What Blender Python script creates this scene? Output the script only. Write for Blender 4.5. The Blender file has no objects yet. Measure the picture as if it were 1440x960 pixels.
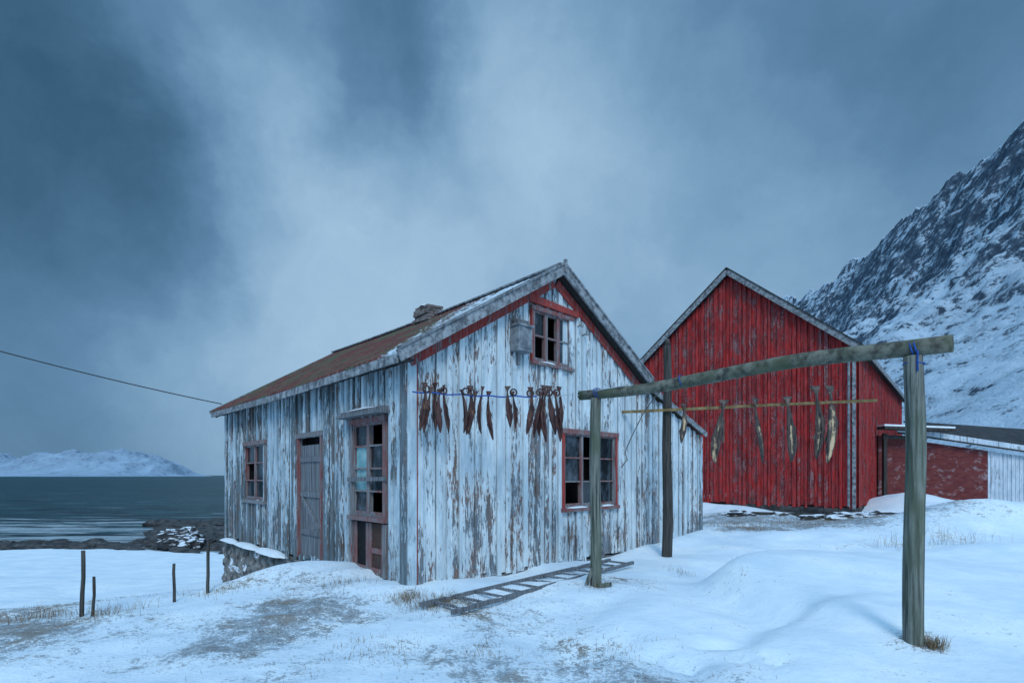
import bpy, math, random, bmesh
import numpy as np
from mathutils import Vector, noise as mn
random.seed(7); rng=np.random.default_rng(7)
S=bpy.context.scene
S.view_settings.view_transform='Standard'; S.view_settings.look='None'; S.view_settings.exposure=0

# ------------------------------------------------------------ helpers
def ss(a,b,t):
    t=np.clip((t-a)/(b-a),0,1); return t*t*(3-2*t)
def _h(xi,yi,seed):
    h=(xi*374761393+yi*668265263+seed*144269504)&0xffffffff
    h=((h^(h>>13))*1274126177)&0xffffffff
    h=h^(h>>16)
    return h/4294967296.0
def vn(x,y,seed=0):
    x=np.asarray(x,dtype=float); y=np.asarray(y,dtype=float)
    xi=np.floor(x).astype(np.int64); yi=np.floor(y).astype(np.int64)
    fx=x-xi; fy=y-yi
    fx=fx*fx*fx*(fx*(fx*6-15)+10); fy=fy*fy*fy*(fy*(fy*6-15)+10)
    a=_h(xi,yi,seed);b=_h(xi+1,yi,seed);c=_h(xi,yi+1,seed);d=_h(xi+1,yi+1,seed)
    return (a*(1-fx)+b*fx)*(1-fy)+(c*(1-fx)+d*fx)*fy-0.5
def fbm(x,y,o=4,seed=0):
    r=0;a=1.0
    for i in range(o):
        r=r+a*vn(x,y,seed+i*17); x,y=(x*.8-y*.6)*2.03+3.1,(x*.6+y*.8)*2.03+1.7; a*=.5
    return r
def ridged(x,y,o=5,seed=0):
    r=0;a=1.0
    for i in range(o):
        r=r+a*(1-4*np.abs(vn(x,y,seed+i*13))); x,y=(x*.8-y*.6)*2.1+5.1,(x*.6+y*.8)*2.1+2.7; a*=.5
    return r

class MB:
    def __init__(s): s.v=[];s.f=[];s.m=[];s.r=[]
    def add(s,vs,fs,mat=0,r=0.5):
        b=len(s.v); s.v+= [tuple(p) for p in vs]; s.f+=[tuple(i+b for i in f) for f in fs]
        s.m+=[mat]*len(fs)
        s.r+= (list(r) if hasattr(r,'__len__') else [r]*len(vs))
    def hexa(s,c,mat=0,r=None):
        if r is None: r=random.random()
        s.add(c,[(0,1,2,3),(7,6,5,4),(0,4,5,1),(1,5,6,2),(2,6,7,3),(3,7,4,0)],mat,r)
    def beam(s,p0,p1,w,h,side,mat=0,r=None,up=None):
        p0=Vector(p0);p1=Vector(p1);d=(p1-p0).normalized();side=Vector(side).normalized()
        u=Vector(up) if up else side.cross(d).normalized()
        a=side*w/2;b=u*h/2
        s.hexa([p0-a-b,p0+a-b,p0+a+b,p0-a+b,p1-a-b,p1+a-b,p1+a+b,p1-a+b],mat,r)
    def obj(s,name,mats,parent=None,smooth=False,fixn=True):
        me=bpy.data.meshes.new(name); me.from_pydata(s.v,[],s.f)
        for m in mats: me.materials.append(m)
        me.polygons.foreach_set('material_index',s.m)
        at=me.attributes.new('rnd','FLOAT','POINT'); at.data.foreach_set('value',s.r)
        if smooth: me.polygons.foreach_set('use_smooth',[True]*len(s.f))
        me.update()
        if fixn:
            bm=bmesh.new();bm.from_mesh(me);bmesh.ops.recalc_face_normals(bm,faces=bm.faces);bm.to_mesh(me);bm.free()
        o=bpy.data.objects.new(name,me); S.collection.objects.link(o)
        if parent: o.parent=parent
        return o
def empty(name):
    e=bpy.data.objects.new(name,None); S.collection.objects.link(e); return e
def cyl(mb,p0,p1,r0,r1,mat=0,n=16,seg=8,wob=0.0,seed=0,rr=0.5):
    p0=Vector(p0);p1=Vector(p1);d=(p1-p0).normalized()
    a=d.orthogonal().normalized(); b=d.cross(a); vs=[];fs=[]
    for i in range(seg+1):
        t=i/seg; c=p0.lerp(p1,t)+ (a*mn.noise((t*2.3,seed,0))+b*mn.noise((t*2.1,seed,5)))*wob
        for k in range(n):
            an=2*math.pi*k/n; rad=(r0*(1-t)+r1*t)*(1+.10*mn.noise((math.cos(an)*1.5+seed,math.sin(an)*1.5,t*3)))
            vs.append(c+(a*math.cos(an)+b*math.sin(an))*rad)
    for i in range(seg):
        for k in range(n):
            k2=(k+1)%n; fs.append((i*n+k,i*n+k2,(i+1)*n+k2,(i+1)*n+k))
    fs.append(tuple(range(n))); fs.append(tuple(seg*n+k for k in reversed(range(n))))
    mb.add(vs,fs,mat,rr)
def curve(name,pts,rad,mat,parent=None):
    c=bpy.data.curves.new(name,'CURVE');c.dimensions='3D';c.bevel_depth=rad;c.bevel_resolution=2
    sp=c.splines.new('POLY');sp.points.add(len(pts)-1)
    for i,p in enumerate(pts): sp.points[i].co=(*p,1)
    c.materials.append(mat); o=bpy.data.objects.new(name,c);S.collection.objects.link(o)
    if parent:o.parent=parent
    return o

# ------------------------------------------------------------ node helpers
class NT:
    def __init__(s,nt): s.nt=nt
    def new(s,t,**k):
        n=s.nt.nodes.new(t)
        for a,b in k.items(): setattr(n,a,b)
        return n
    def link(s,a,b): s.nt.links.new(a,b)
    def setin(s,inp,v):
        if isinstance(v,bpy.types.NodeSocket): s.link(v,inp)
        else: inp.default_value=v
    def math(s,op,a,b=0.0,c=None,clamp=False):
        n=s.new('ShaderNodeMath',operation=op,use_clamp=clamp); s.setin(n.inputs[0],a); s.setin(n.inputs[1],b)
        if c is not None: s.setin(n.inputs[2],c)
        return n.outputs[0]
    def mix(s,f,a,b):
        n=s.new('ShaderNodeMix',data_type='RGBA'); s.setin(n.inputs[0],f)
        s.setin(n.inputs[6],(*a,1) if isinstance(a,tuple) else a); s.setin(n.inputs[7],(*b,1) if isinstance(b,tuple) else b)
        return n.outputs[2]
    def coord(s,scale=(1,1,1),kind='Object',loc=(0,0,0)):
        t=s.new('ShaderNodeTexCoord'); m=s.new('ShaderNodeMapping'); s.link(t.outputs[kind],m.inputs[0])
        m.inputs['Scale'].default_value=scale; m.inputs['Location'].default_value=loc; return m.outputs[0]
    def noise(s,vec,scale=1,detail=6,rough=.6,dist=0):
        n=s.new('ShaderNodeTexNoise'); s.link(vec,n.inputs['Vector']); n.inputs['Scale'].default_value=scale
        n.inputs['Detail'].default_value=detail;n.inputs['Roughness'].default_value=rough;n.inputs['Distortion'].default_value=dist
        return n.outputs[0]
    def step(s,v,a,b,o0=0.0,o1=1.0):
        n=s.new('ShaderNodeMapRange',interpolation_type='SMOOTHSTEP'); s.setin(n.inputs[0],v)
        s.setin(n.inputs[1],a);s.setin(n.inputs[2],b);n.inputs[3].default_value=o0;n.inputs[4].default_value=o1
        return n.outputs[0]
    def attr(s,name):
        n=s.new('ShaderNodeAttribute',attribute_name=name); return n.outputs['Fac']
    def bump(s,h,strength=.5,dist=.01,normal=None):
        n=s.new('ShaderNodeBump'); s.setin(n.inputs['Height'],h); n.inputs['Strength'].default_value=strength
        n.inputs['Distance'].default_value=dist
        if normal is not None: s.link(normal,n.inputs['Normal'])
        return n.outputs[0]
    def nz(s):
        ge=s.new('ShaderNodeNewGeometry');sx=s.new('ShaderNodeSeparateXYZ');s.link(ge.outputs['Normal'],sx.inputs[0]);return sx.outputs[2]
def material(name,rough=.8,spec=.3):
    m=bpy.data.materials.new(name);m.use_nodes=True;b=m.node_tree.nodes['Principled BSDF']
    b.inputs['Roughness'].default_value=rough; b.inputs['Specular IOR Level'].default_value=spec
    return m,NT(m.node_tree),b

def paint_mat(name,paint,paint2,wood,wood2,thr,z=1.0,rust=None,rk=.18,soft=.02,bs=.6,zg=None,fine=14,under=None,wts=(.42,.45,.22)):
    m,n,b=material(name,.75,.25)
    c1=n.noise(n.coord((fine*.6,fine*.6,1.1*z)),1,5,.62,.3)
    c2=n.noise(n.coord((fine*2.2,fine*2.2,5.5*z)),1,4,.68)
    c3=n.noise(n.coord((.9,.9,.9)),1,3,.5)
    v=n.math('ADD',n.math('MULTIPLY',c1,wts[0]),n.math('MULTIPLY',c2,wts[1]))
    v=n.math('ADD',v,n.math('MULTIPLY',c3,wts[2]))
    v=n.math('ADD',v,n.math('MULTIPLY',n.math('SUBTRACT',n.attr('rnd'),.5),rk))
    if zg:
        t=n.new('ShaderNodeTexCoord');sx=n.new('ShaderNodeSeparateXYZ');n.link(t.outputs['Object'],sx.inputs[0])
        v=n.math('ADD',v,n.step(sx.outputs[2],0,zg[0],-zg[1],0.0))
    mask=n.step(v,thr-soft,thr+soft)
    grain=n.noise(n.coord((90,90,2.2)),1,3,.6)
    wd=n.mix(n.step(grain,.35,.65),wood2,wood)
    if rust: wd=n.mix(n.math('MULTIPLY',n.step(n.noise(n.coord((2.2,2.2,1.1),loc=(4,2,1)),1,4,.6),.52,.66),.7),wd,rust)
    if under:
        ed=n.math('MULTIPLY',n.step(v,thr-.055,thr-.02),n.step(n.noise(n.coord((3,3,2),loc=(7,1,3)),1,3,.6),.46,.56))
        wd=n.mix(n.math('MULTIPLY',ed,.85),wd,under)
    pc=n.mix(n.step(n.noise(n.coord((5,5,1.6),loc=(9,9,9)),1,5,.68),.36,.66),paint2,paint)
    pc=n.mix(n.math('MULTIPLY',n.step(grain,.55,.35),.35),pc,wood)
    n.link(n.mix(mask,wd,pc),b.inputs['Base Color'])
    hgt=n.math('ADD',n.math('MULTIPLY',mask,.5),n.math('MULTIPLY',grain,.5))
    n.link(n.bump(hgt,bs,.006),b.inputs['Normal'])
    return m
def wood_mat(name,c1,c2,green=None,stretch='z',bs=.6,thr=(.35,.65),dust=0):
    m,n,b=material(name,.85,.2)
    sc={'z':(40,40,1.6),'all':(9,9,9)}[stretch]
    g=n.noise(n.coord(sc),1,6,.65)
    c=n.mix(n.step(g,*thr),c1,c2)
    if green: c=n.mix(n.math('MULTIPLY',n.step(n.noise(n.coord((3,3,1.4)),1,5,.6),.42,.66),.8),c,green)
    c=n.mix(n.math('MULTIPLY',n.attr('rnd'),.3),c,c1)
    if dust:
        d=n.math('MULTIPLY',n.step(n.nz(),.80,.95),n.step(n.noise(n.coord((5,5,5),loc=(3,3,3)),1,5,.65),.62-dust,.70-dust))
        c=n.mix(d,c,(.72,.79,.85))
    n.link(c,b.inputs['Base Color']); n.link(n.bump(g,bs,.012),b.inputs['Normal']); return m
def flat_mat(name,c1,c2,scale=8,rough=.8,bs=.3,spec=.3):
    m,n,b=material(name,rough,spec); g=n.noise(n.coord((scale,)*3),1,5,.6)
    n.link(n.mix(n.step(g,.35,.65),c1,c2),b.inputs['Base Color']); n.link(n.bump(g,bs,.01),b.inputs['Normal']); return m

M_white=paint_mat('peeling_white_paint',(.72,.81,.84),(.50,.60,.65),(.24,.28,.31),(.10,.115,.13),.490,1.3,rust=(.17,.115,.085),rk=.12,zg=(1.3,.035),under=(.22,.10,.055),fine=17)
M_white2=paint_mat('weathered_white_paint',(.60,.72,.78),(.36,.48,.55),(.20,.26,.29),(.070,.092,.105),.528,1.1,rust=(.13,.085,.065),rk=.16,zg=(2.0,.05),under=(.16,.085,.06),fine=17)
M_red=paint_mat('peeling_red_paint',(.44,.014,.012),(.20,.007,.008),(.40,.22,.22),(.030,.010,.012),.470,2.0,rk=.14,bs=.8,fine=13,under=(.03,.006,.008),wts=(.34,.52,.22))
M_redtrim=paint_mat('red_trim_paint',(.36,.036,.026),(.26,.028,.022),(.28,.25,.25),(.12,.10,.10),.45,1,rk=.1,fine=20)
M_frame=paint_mat('window_frame_paint',(.22,.045,.038),(.21,.16,.16),(.28,.31,.33),(.12,.09,.09),.53,1,rk=.3,fine=20)
M_grey=wood_mat('weathered_grey_wood',(.085,.09,.10),(.26,.28,.30),dust=.08)
M_grey2=wood_mat('rake_board_wood',(.10,.11,.12),(.34,.37,.39),stretch='all')
M_dark=wood_mat('dark_wood',(.025,.024,.024),(.075,.07,.065))
M_post=wood_mat('mossy_post_wood',(.05,.056,.05),(.26,.28,.245),green=(.10,.13,.085),bs=1.0)
M_post2=wood_mat('mossy_beam_wood',(.050,.05,.042),(.22,.225,.18),green=(.085,.105,.06),stretch='all',bs=.8,dust=-.02)
M_darkpost=wood_mat('dark_pole_wood',(.028,.027,.026),(.10,.095,.085))
M_lath=wood_mat('lath_wood',(.14,.10,.045),(.32,.23,.11),stretch='all')
M_black=flat_mat('interior_shade_black',(.004,.004,.005),(.012,.012,.014))  # near-black sheets behind openings, interior shade put into the colour
M_brown=paint_mat('brown_door_panel',(.11,.045,.03),(.06,.03,.022),(.10,.08,.07),(.03,.02,.02),.45,1,fine=20)
M_metal=flat_mat('grey_box_metal',(.12,.14,.16),(.28,.31,.33),6,.55)
M_blue=flat_mat('blue_rope',(.01,.05,.25),(.03,.12,.42),60,.7)
M_pale=flat_mat('pale_rope',(.35,.38,.42),(.5,.52,.55),60,.8)
M_wire=flat_mat('cable_rubber',(.012,.012,.014),(.02,.02,.022),20,.6)
M_teal=flat_mat('teal_curtain',(.16,.36,.38),(.30,.50,.52),6,.5)
mg,ng,bg=material('window_glass',.08,.6)
ng.link(ng.mix(ng.step(ng.noise(ng.coord((5,5,3)),1,4,.6),.45,.7),(.012,.016,.02),(.07,.09,.11)),bg.inputs['Base Color'])
ng.link(ng.bump(ng.noise(ng.coord((3,3,3)),1,2,.5),.15,.02),bg.inputs['Normal']); M_glass=mg
# snow
def snow_mat(name):
    m,n,b=material(name,.65,.25)
    g=n.attr('grass')
    co=n.coord((1,1,1))
    f1=n.noise(co,8,5,.72); f2=n.noise(co,34,4,.7); f3=n.noise(co,1.1,4,.6)
    v=n.math('ADD',n.math('MULTIPLY',f1,.50),n.math('MULTIPLY',f2,.50))
    v=n.math('ADD',v,n.math('MULTIPLY',n.math('SUBTRACT',f3,.5),.30))
    v=n.math('ADD',v,n.math('MULTIPLY',g,.20))
    mask=n.step(v,.605,.675)
    snow=n.mix(n.step(f3,.35,.7),(.65,.76,.84),(.80,.87,.90))
    gc=n.mix(n.step(f2,.42,.60),(.10,.10,.10),(.36,.42,.46))
    dirt=n.mix(n.step(f3,.52,.68),gc,(.18,.130,.085))
    n.link(n.mix(n.math('MULTIPLY',mask,.85),snow,dirt),b.inputs['Base Color'])
    h=n.math('ADD',n.math('MULTIPLY',f1,.6),n.math('MULTIPLY',f2,.25))
    h=n.math('ADD',n.math('MULTIPLY',h,n.math('ADD',n.math('MULTIPLY',g,1.3),.30)),n.math('MULTIPLY',n.noise(co,3,4,.5),.6))
    n.link(n.bump(h,.8,.07),b.inputs['Normal'])
    return m
M_snow=snow_mat('snow_ground')
M_snowp=flat_mat('snow_patch',(.68,.76,.82),(.80,.86,.89),6,.7,.4)
def rock_mat(name,snowthr=(.45,.75)):
    m,n,b=material(name,.8,.3)
    f=n.noise(n.coord((2.2,2.2,4)),1,6,.65)
    v=n.math('ADD',n.nz(),n.math('MULTIPLY',n.math('SUBTRACT',f,.5),1.2))
    rk=n.mix(n.step(f,.35,.65),(.018,.02,.022),(.075,.075,.075))
    n.link(n.mix(n.step(v,*snowthr),rk,(.72,.78,.84)),b.inputs['Base Color']); n.link(n.bump(f,.7,.1),b.inputs['Normal']); return m
M_rock=rock_mat('snowy_rock',(.72,.95)); M_wetrock=rock_mat('wet_shore_rock',(1.14,1.3))
M_found=rock_mat('foundation_stone',(1.0,1.3))
def mount_mat(name,rock1,rock2,snow,sc,thr,k=1.0,wd=.13,ca=2.2):
    m,n,b=material(name,.9,.1)
    a=n.noise(n.coord((sc,sc,sc*.9)),1,7,.70,.4)
    c=n.noise(n.coord((sc*9,sc*9,sc*5)),1,6,.78)
    st=n.noise(n.coord((sc*.6,sc*1.2,sc*7),loc=(3,1,7)),1,6,.7,.6)
    v=n.math('MULTIPLY',n.nz(),k)
    v=n.math('ADD',v,n.math('MULTIPLY',n.math('SUBTRACT',a,.5),1.0))
    v=n.math('ADD',v,n.math('MULTIPLY',n.math('SUBTRACT',c,.5),ca))
    v=n.math('ADD',v,n.math('MULTIPLY',n.math('SUBTRACT',st,.5),1.4))
    v=n.math('ADD',v,n.attr('rnd'))
    rk=n.mix(n.step(c,.35,.65),rock1,rock2)
    sn=n.mix(n.step(a,.35,.65),tuple(x*.78 for x in snow),snow)
    n.link(n.mix(n.step(v,thr-wd,thr+wd),rk,sn),b.inputs['Base Color'])
    n.link(n.bump(n.math('ADD',a,n.math('MULTIPLY',c,.6)),.8,4.0),b.inputs['Normal'])
    return m
M_mount=mount_mat('hazed_mountain_snow_rock',(.040,.062,.092),(.11,.155,.205),(.50,.63,.74),.028,.52,ca=2.9,wd=.18)  # mist put into the colour: snow kept darker and bluish
M_far=mount_mat('hazed_far_mountain_snow',(.12,.18,.25),(.19,.27,.35),(.29,.40,.51),.006,.60,wd=.35)  # distance haze put into the colours: snow and rock muted to pale blue

# ------------------------------------------------------------ terrain
def G(x,y):
    x=np.asarray(x,float);y=np.asarray(y,float)
    n=fbm(x/1.3,y/1.3,4,41)
    m=ss(2.6,-.2,x+.35*(y-4.5))*ss(7.4,6.3,y)*.80
    m=np.maximum(m,ss(-1.6,-2.6,x)*ss(8.6,7.3,y)*.42)
    m=np.maximum(m,1.15*np.exp(-((x-8.8)/4.4)**4-((y-16.0)/2.6)**4))
    m=np.maximum(m,1.2*np.exp(-((x+1.0)/.75)**2-((y-6.45)/.35)**2))
    m=np.maximum(m,.55*np.exp(-((x-9.8)/2.6)**2-((y-11.6)/.7)**2))
    m=np.maximum(m,.8*np.exp(-((x-3.7)/.25)**2-((y-4.7)/.2)**2))
    m=np.maximum(m,.55*np.exp(-((x-2.0)/1.5)**2-((y-7.6)/.7)**2))
    return np.clip(m*(.85+1.3*n),0,1)
def H(x,y):
    x=np.asarray(x,float);y=np.asarray(y,float)
    q=-.6*x+.8*y+fbm(x/3,y/3,2,5)*.7
    w=1-ss(-3.5,5,x)
    farl=1-ss(-3.0,10,x+0*y)
    z=-(w*ss(8.3,12,q)*1.0+farl*np.clip(y-10,0,60)*.09+farl*ss(35,50,y)*3)
    z=z+.3*ss(8,18,y)*ss(0,6,x)+.25*ss(13,17,x)*ss(13,18,y)
    z=z+np.clip(x-30,0,400)*.04*ss(0,60,y+30)
    near=np.exp(-((x/30)**2+((y-10)/30)**2))
    rt=ss(.5,3.0,x)*ss(13,9,y)
    z=z+fbm(x/2.6,y/2.6,4,1)*(.17-.09*rt)*(.4+.6*near)+fbm(x/14,y/14,2,3)*.25*ss(10,25,np.abs(x)+np.abs(y-8))
    xa=x*.86+y*.5;ya=-x*.5+y*.86
    z=z+(ridged(xa/1.9+.3*vn(x,y,4),ya/.55,3,61)-.9)*(.022-.008*rt)*near*ss(-.25,.35,fbm(x/2.2,y/2.2,2,71)+.1)
    # wind drift with a curved lee edge, between the racks
    al=(x-3.9)*-.49+(y-8.15)*-.87; d=(x-3.9)*-.87+(y-8.15)*.49+.13*al*al-.30*np.sin(al*1.5)
    z=z+.46*np.exp(-(al/2.3)**2)*np.where(d>0,1-ss(0,.75,d),np.exp(-(d/3.6)**2))
    z=z-.10*np.exp(-(al/2.1)**2)*np.exp(-((d-.95)/.5)**2)
    al=(x-2.9)*-.8+(y-5.3)*-.6; d=(x-2.9)*-.6+(y-5.3)*.8+.15*al*al
    z=z+.15*np.exp(-(al/1.3)**2)*np.where(d>0,1-ss(0,.35,d),np.exp(-(d/1.0)**2))
    al=(x-1.2)*-.6+(y-5.9)*-.8; d=(x-1.2)*-.8+(y-5.9)*.6
    z=z+.10*np.exp(-(al/1.1)**2)*np.where(d>0,1-ss(0,.4,d),np.exp(-(d/.9)**2))
    z=z+.80*np.exp(-((x-13.1)/2.8)**2-((y-14.3)/1.3)**2)+.55*np.exp(-((x-15.2)/1.3)**2-((y-20.2)/2.0)**2)
    al=(x-9.0); d=(y-9.5)-.12*np.sin(x*1.1)
    z=z+.38*np.exp(-(al/2.0)**2)*np.where(d>0,np.exp(-(d/.5)**2),np.exp(-(d/1.3)**2))
    z=z+.26*np.exp(-((x+3.3)/1.1)**2-((y-8.15)/.7)**2)+.12*np.exp(-((x+1.9)/.6)**2-((y-7.1)/.4)**2)
    z=z+.08*np.exp(-((x-1.5)/1.0)**2-((y-7.6)/.6)**2)
    # drifts against the house gable and the barn gable
    sw=(x+1.44)*.726+(y-7.3)*.687; dw=(x+1.44)*.687-(y-7.3)*.726
    z=z+.18*np.exp(-((dw-.1)/.4)**2)*ss(3.8,6.2,sw)*ss(9.5,8.2,sw)
    z=z+.30*np.exp(-((x-7.0)/3.0)**2-((y-(19.24+(12.61-x)*.8645)+1.0)/.9)**2)
    g=G(x,y)
    z=z+g*(fbm(x/.30,y/.30,3,9)*.09)
    z=z-.08*np.clip(fbm(x/.25,y/.25,2,31)+.05,0,1)*3*np.exp(-((x-1.9)/.8)**2-((y-4.6)/.6)**2)
    return z
def hz(x,y): return float(H(np.array([x]),np.array([y]))[0])

nx,ny=880,820
u=np.linspace(-1,1,nx);a=7.0;B=math.asinh(4000/a);xs=a*np.sinh(B*u)+1.0
yv=np.linspace(-math.asinh(3000/5.0),math.asinh(6000/5.0),ny);ys=5.0*np.sinh(yv)+5.8
X,Y=np.meshgrid(xs,ys);Z=H(X,Y)
co=np.stack([X,Y,Z],-1).reshape(-1,3)
me=bpy.data.meshes.new('ground');me.vertices.add(nx*ny);me.vertices.foreach_set('co',co.ravel())
i0=(np.arange(ny-1)[:,None]*nx+np.arange(nx-1)[None,:]).ravel()
quads=np.stack([i0,i0+1,i0+nx+1,i0+nx],1).ravel();nf_=(nx-1)*(ny-1)
me.loops.add(nf_*4);me.loops.foreach_set('vertex_index',quads)
me.polygons.add(nf_);me.polygons.foreach_set('loop_start',np.arange(0,nf_*4,4))
me.polygons.foreach_set('use_smooth',np.ones(nf_,bool));me.update(calc_edges=True)
at=me.attributes.new('grass','FLOAT','POINT');at.data.foreach_set('value',G(X,Y).ravel())
me.materials.append(M_snow);o=bpy.data.objects.new('snowy_ground',me);S.collection.objects.link(o)

# dry grass (one object)
GV=[];GR=[]
def blades(P,hmin,hmax,wd):
    n=len(P);hh=rng.uniform(hmin,hmax,n);an=rng.uniform(0,6.283,n);ln=rng.uniform(.1,.9,n)*hh;wa=rng.uniform(0,6.283,n)
    wx=np.cos(wa)*wd;wy=np.sin(wa)*wd;lx=np.cos(an)*ln;ly=np.sin(an)*ln
    x,y=P[:,0],P[:,1];z=H(x,y)-.01
    V=np.zeros((n,5,3))
    V[:,0]=np.stack([x-wx,y-wy,z],1);V[:,1]=np.stack([x+wx,y+wy,z],1)
    V[:,2]=np.stack([x+wx*.7+lx*.35,y+wy*.7+ly*.35,z+hh*.6],1);V[:,3]=np.stack([x-wx*.7+lx*.35,y-wy*.7+ly*.35,z+hh*.6],1)
    V[:,4]=np.stack([x+lx,y+ly,z+hh*.95],1)
    GV.append(V.reshape(-1,3));GR.append(np.repeat(rng.random(n),5))
mgr,n,b=material('dry_grass_straw',.8,.2)
n.link(n.mix(n.attr('rnd'),(.10,.060,.030),(.34,.26,.16)),b.inputs['Base Color'])
C=rng.uniform([-9,3.0],[14,18.5],(320000,2))
dens=G(C[:,0],C[:,1])*np.clip(.15+2.2*fbm(C[:,0]/.22,C[:,1]/.22,2,77),0,1)*np.clip(.3+2*fbm(C[:,0]/1.1,C[:,1]/1.1,2,78),.05,1)
P=C[rng.random(len(C))<dens*.8]
blades(P,.015,.06,.0020)
tufts=[(-5.4,6.1,.3,160,.22),(-4.7,6.2,.35,120,.2),(-5.9,5.7,.3,120,.18),(-.95,6.55,.35,620,.12),(-1.35,6.75,.2,360,.13),(-.6,6.45,.3,260,.10),(3.72,4.66,.10,260,.15),(-2.3,7.3,.35,120,.14),
 (-4.0,7.2,.4,120,.13),(8.3,11.3,.5,60,.4),(9.6,11.6,.7,60,.4),(2.9,9.0,.25,80,.12),(1.2,7.2,.15,100,.12),(10.3,12.4,.7,60,.4),(6.4,14.6,1.2,500,.14),(8.5,16.,1.6,900,.16),(10.5,16.6,1.4,700,.16),(-.3,5.0,.2,70,.10),(5.6,15.6,1.,400,.14),(-1.3,4.9,.5,160,.09),(.9,4.9,.5,120,.08)]
for (x,y,r,nn,h) in tufts:
    P=np.array([x,y])+rng.normal(0,1,(nn,2))*r*.5
    blades(P,h*.35,h,.0022)
V=np.concatenate(GV);nb_=len(V)//5;b_=(np.arange(nb_)*5)[:,None]
F=[tuple(r) for r in (b_+np.array([0,1,2,3])).tolist()]+[tuple(r) for r in (b_+np.array([3,2,4])).tolist()]
m=bpy.data.meshes.new('dry_grass');m.from_pydata(V.tolist(),[],F)
a_=m.attributes.new('rnd','FLOAT','POINT');a_.data.foreach_set('value',np.concatenate(GR));m.materials.append(mgr)
ob=bpy.data.objects.new('dry_grass',m);S.collection.objects.link(ob)

# ------------------------------------------------------------ walls
def V3(O,D,N,a,nn,z): return (O[0]+D[0]*a+N[0]*nn, O[1]+D[1]*a+N[1]*nn, z)
def plank(mb,O,D,N,a0,a1,zb0,zb1,zt0,zt1,n0,n1,mat=0,r=None):
    mb.hexa([V3(O,D,N,a0,n0,zb0),V3(O,D,N,a1,n0,zb1),V3(O,D,N,a1,n1,zb1),V3(O,D,N,a0,n1,zb0),
             V3(O,D,N,a0,n0,zt0),V3(O,D,N,a1,n0,zt1),V3(O,D,N,a1,n1,zt1),V3(O,D,N,a0,n1,zt0)],mat,r)
def boardwall(mb,O,D,N,L,zb,top,opens,step,over,depth,mat=0,jag=.03,kinks=(),g=.005,off=0.):
    def spans(a0,a1,zlo):
        out=[(zlo,None)]
        for (o0,o1,p0,p1) in opens:
            if a1>o0+.002 and a0<o1-.002:
                out=[(zlo,p0),(p1,None)]
        return out
    def emit(a0,a1,n0,n1,zlo,r,gap=0):
        cuts=[a0]+sorted([c for o in opens for c in o[:2] if a0+.004<c<a1-.004]+[k for k in kinks if a0<k<a1])+[a1]
        for c0,c1 in zip(cuts[:-1],cuts[1:]):
            for (lo,hi) in spans(c0,c1,zlo):
                t0=top(c0) if hi is None else hi; t1=top(c1) if hi is None else hi
                if t0<=lo+.02 or t1<=lo+.02: continue
                tl=random.uniform(-.003,.003)
                plank(mb,O,D,N,c0+(gap if c0==a0 else 0),c1-(gap if c1==a1 else 0),lo,lo,t0,t1,n0,n1+tl,mat,r)
    a=0
    while a<L-.01:
        w=min(step*random.uniform(.84,1.16),L-a)
        emit(a,a+w,-.03,0.0+random.uniform(-.006,.006),zb+random.uniform(-.5,.5)*jag,random.random(),g)
        h=over/2*random.uniform(.8,1.2);c=a+random.choice((-1,1))*max(0,h-off) if off else a
        if c-h>0: emit(c-h,c+h,.008,depth*random.uniform(.8,1.25),zb+random.uniform(-1,1)*jag,random.random())
        a+=w
def window(mb,O,D,N,a0,a1,z0,z1,nc,rows,mf=0,mglass=1,mblk=2,fw=.07,missing=(),teal=(),mteal=3,out=.045):
    plank(mb,O,D,N,a0-fw,a0,z0-fw*.2,z0-fw*.2,z1,z1,-.02,out,mf); plank(mb,O,D,N,a1,a1+fw,z0-fw*.2,z0-fw*.2,z1,z1,-.02,out,mf)
    plank(mb,O,D,N,a0-fw*1.3,a1+fw*1.3,z1+.001,z1+.001,z1+fw*1.2,z1+fw*1.15,-.02,out+.02,mf)
    plank(mb,O,D,N,a0-fw*1.4,a1+fw*1.4,z0-fw*1.1,z0-fw*1.1,z0-fw*.21,z0-fw*.21,-.02,out+.04,mf)
    plank(mb,O,D,N,a0,a1,z0-fw*.2,z0-fw*.2,z0+.03,z0+.03,-.06,out-.02,mf)
    cw=(a1-a0)/nc; rh=(z1-z0-.03)/rows; zz=z0+.03
    for i in range(nc):
        x0=a0+i*cw;x1=x0+cw
        plank(mb,O,D,N,x0,x0+.035,zz,zz,z1,z1,-.05,out-.022,mf);plank(mb,O,D,N,x1-.035,x1-.0005,zz,zz,z1,z1,-.05,out-.022,mf)
        for j in range(rows+1):
            y=zz+j*rh; hh=.032 if j in (0,rows) else .013
            ya=max(y-hh,zz+.0005); yb=min(y+hh,z1-.0005)
            plank(mb,O,D,N,x0+.0355,x1-.0355,ya,ya,yb,yb,-.045,out-.03,mf)
        for j in range(rows):
            y=zz+j*rh
            if (i,j) in missing: continue
            m=mteal if (i,j) in teal else mglass
            plank(mb,O,D,N,x0+.036,x1-.036,y+.012,y+.012,y+rh-.012,y+rh-.012,-.02+random.uniform(-.004,.004),-.016,m)
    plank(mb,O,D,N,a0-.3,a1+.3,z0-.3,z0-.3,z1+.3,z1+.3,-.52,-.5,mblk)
    plank(mb,O,D,N,a0-.045,a0-.005,z0-.1,z0-.1,z1+.1,z1+.1,-.5,-.035,mblk);plank(mb,O,D,N,a1+.005,a1+.045,z0-.1,z0-.1,z1+.1,z1+.1,-.5,-.035,mblk)

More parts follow.
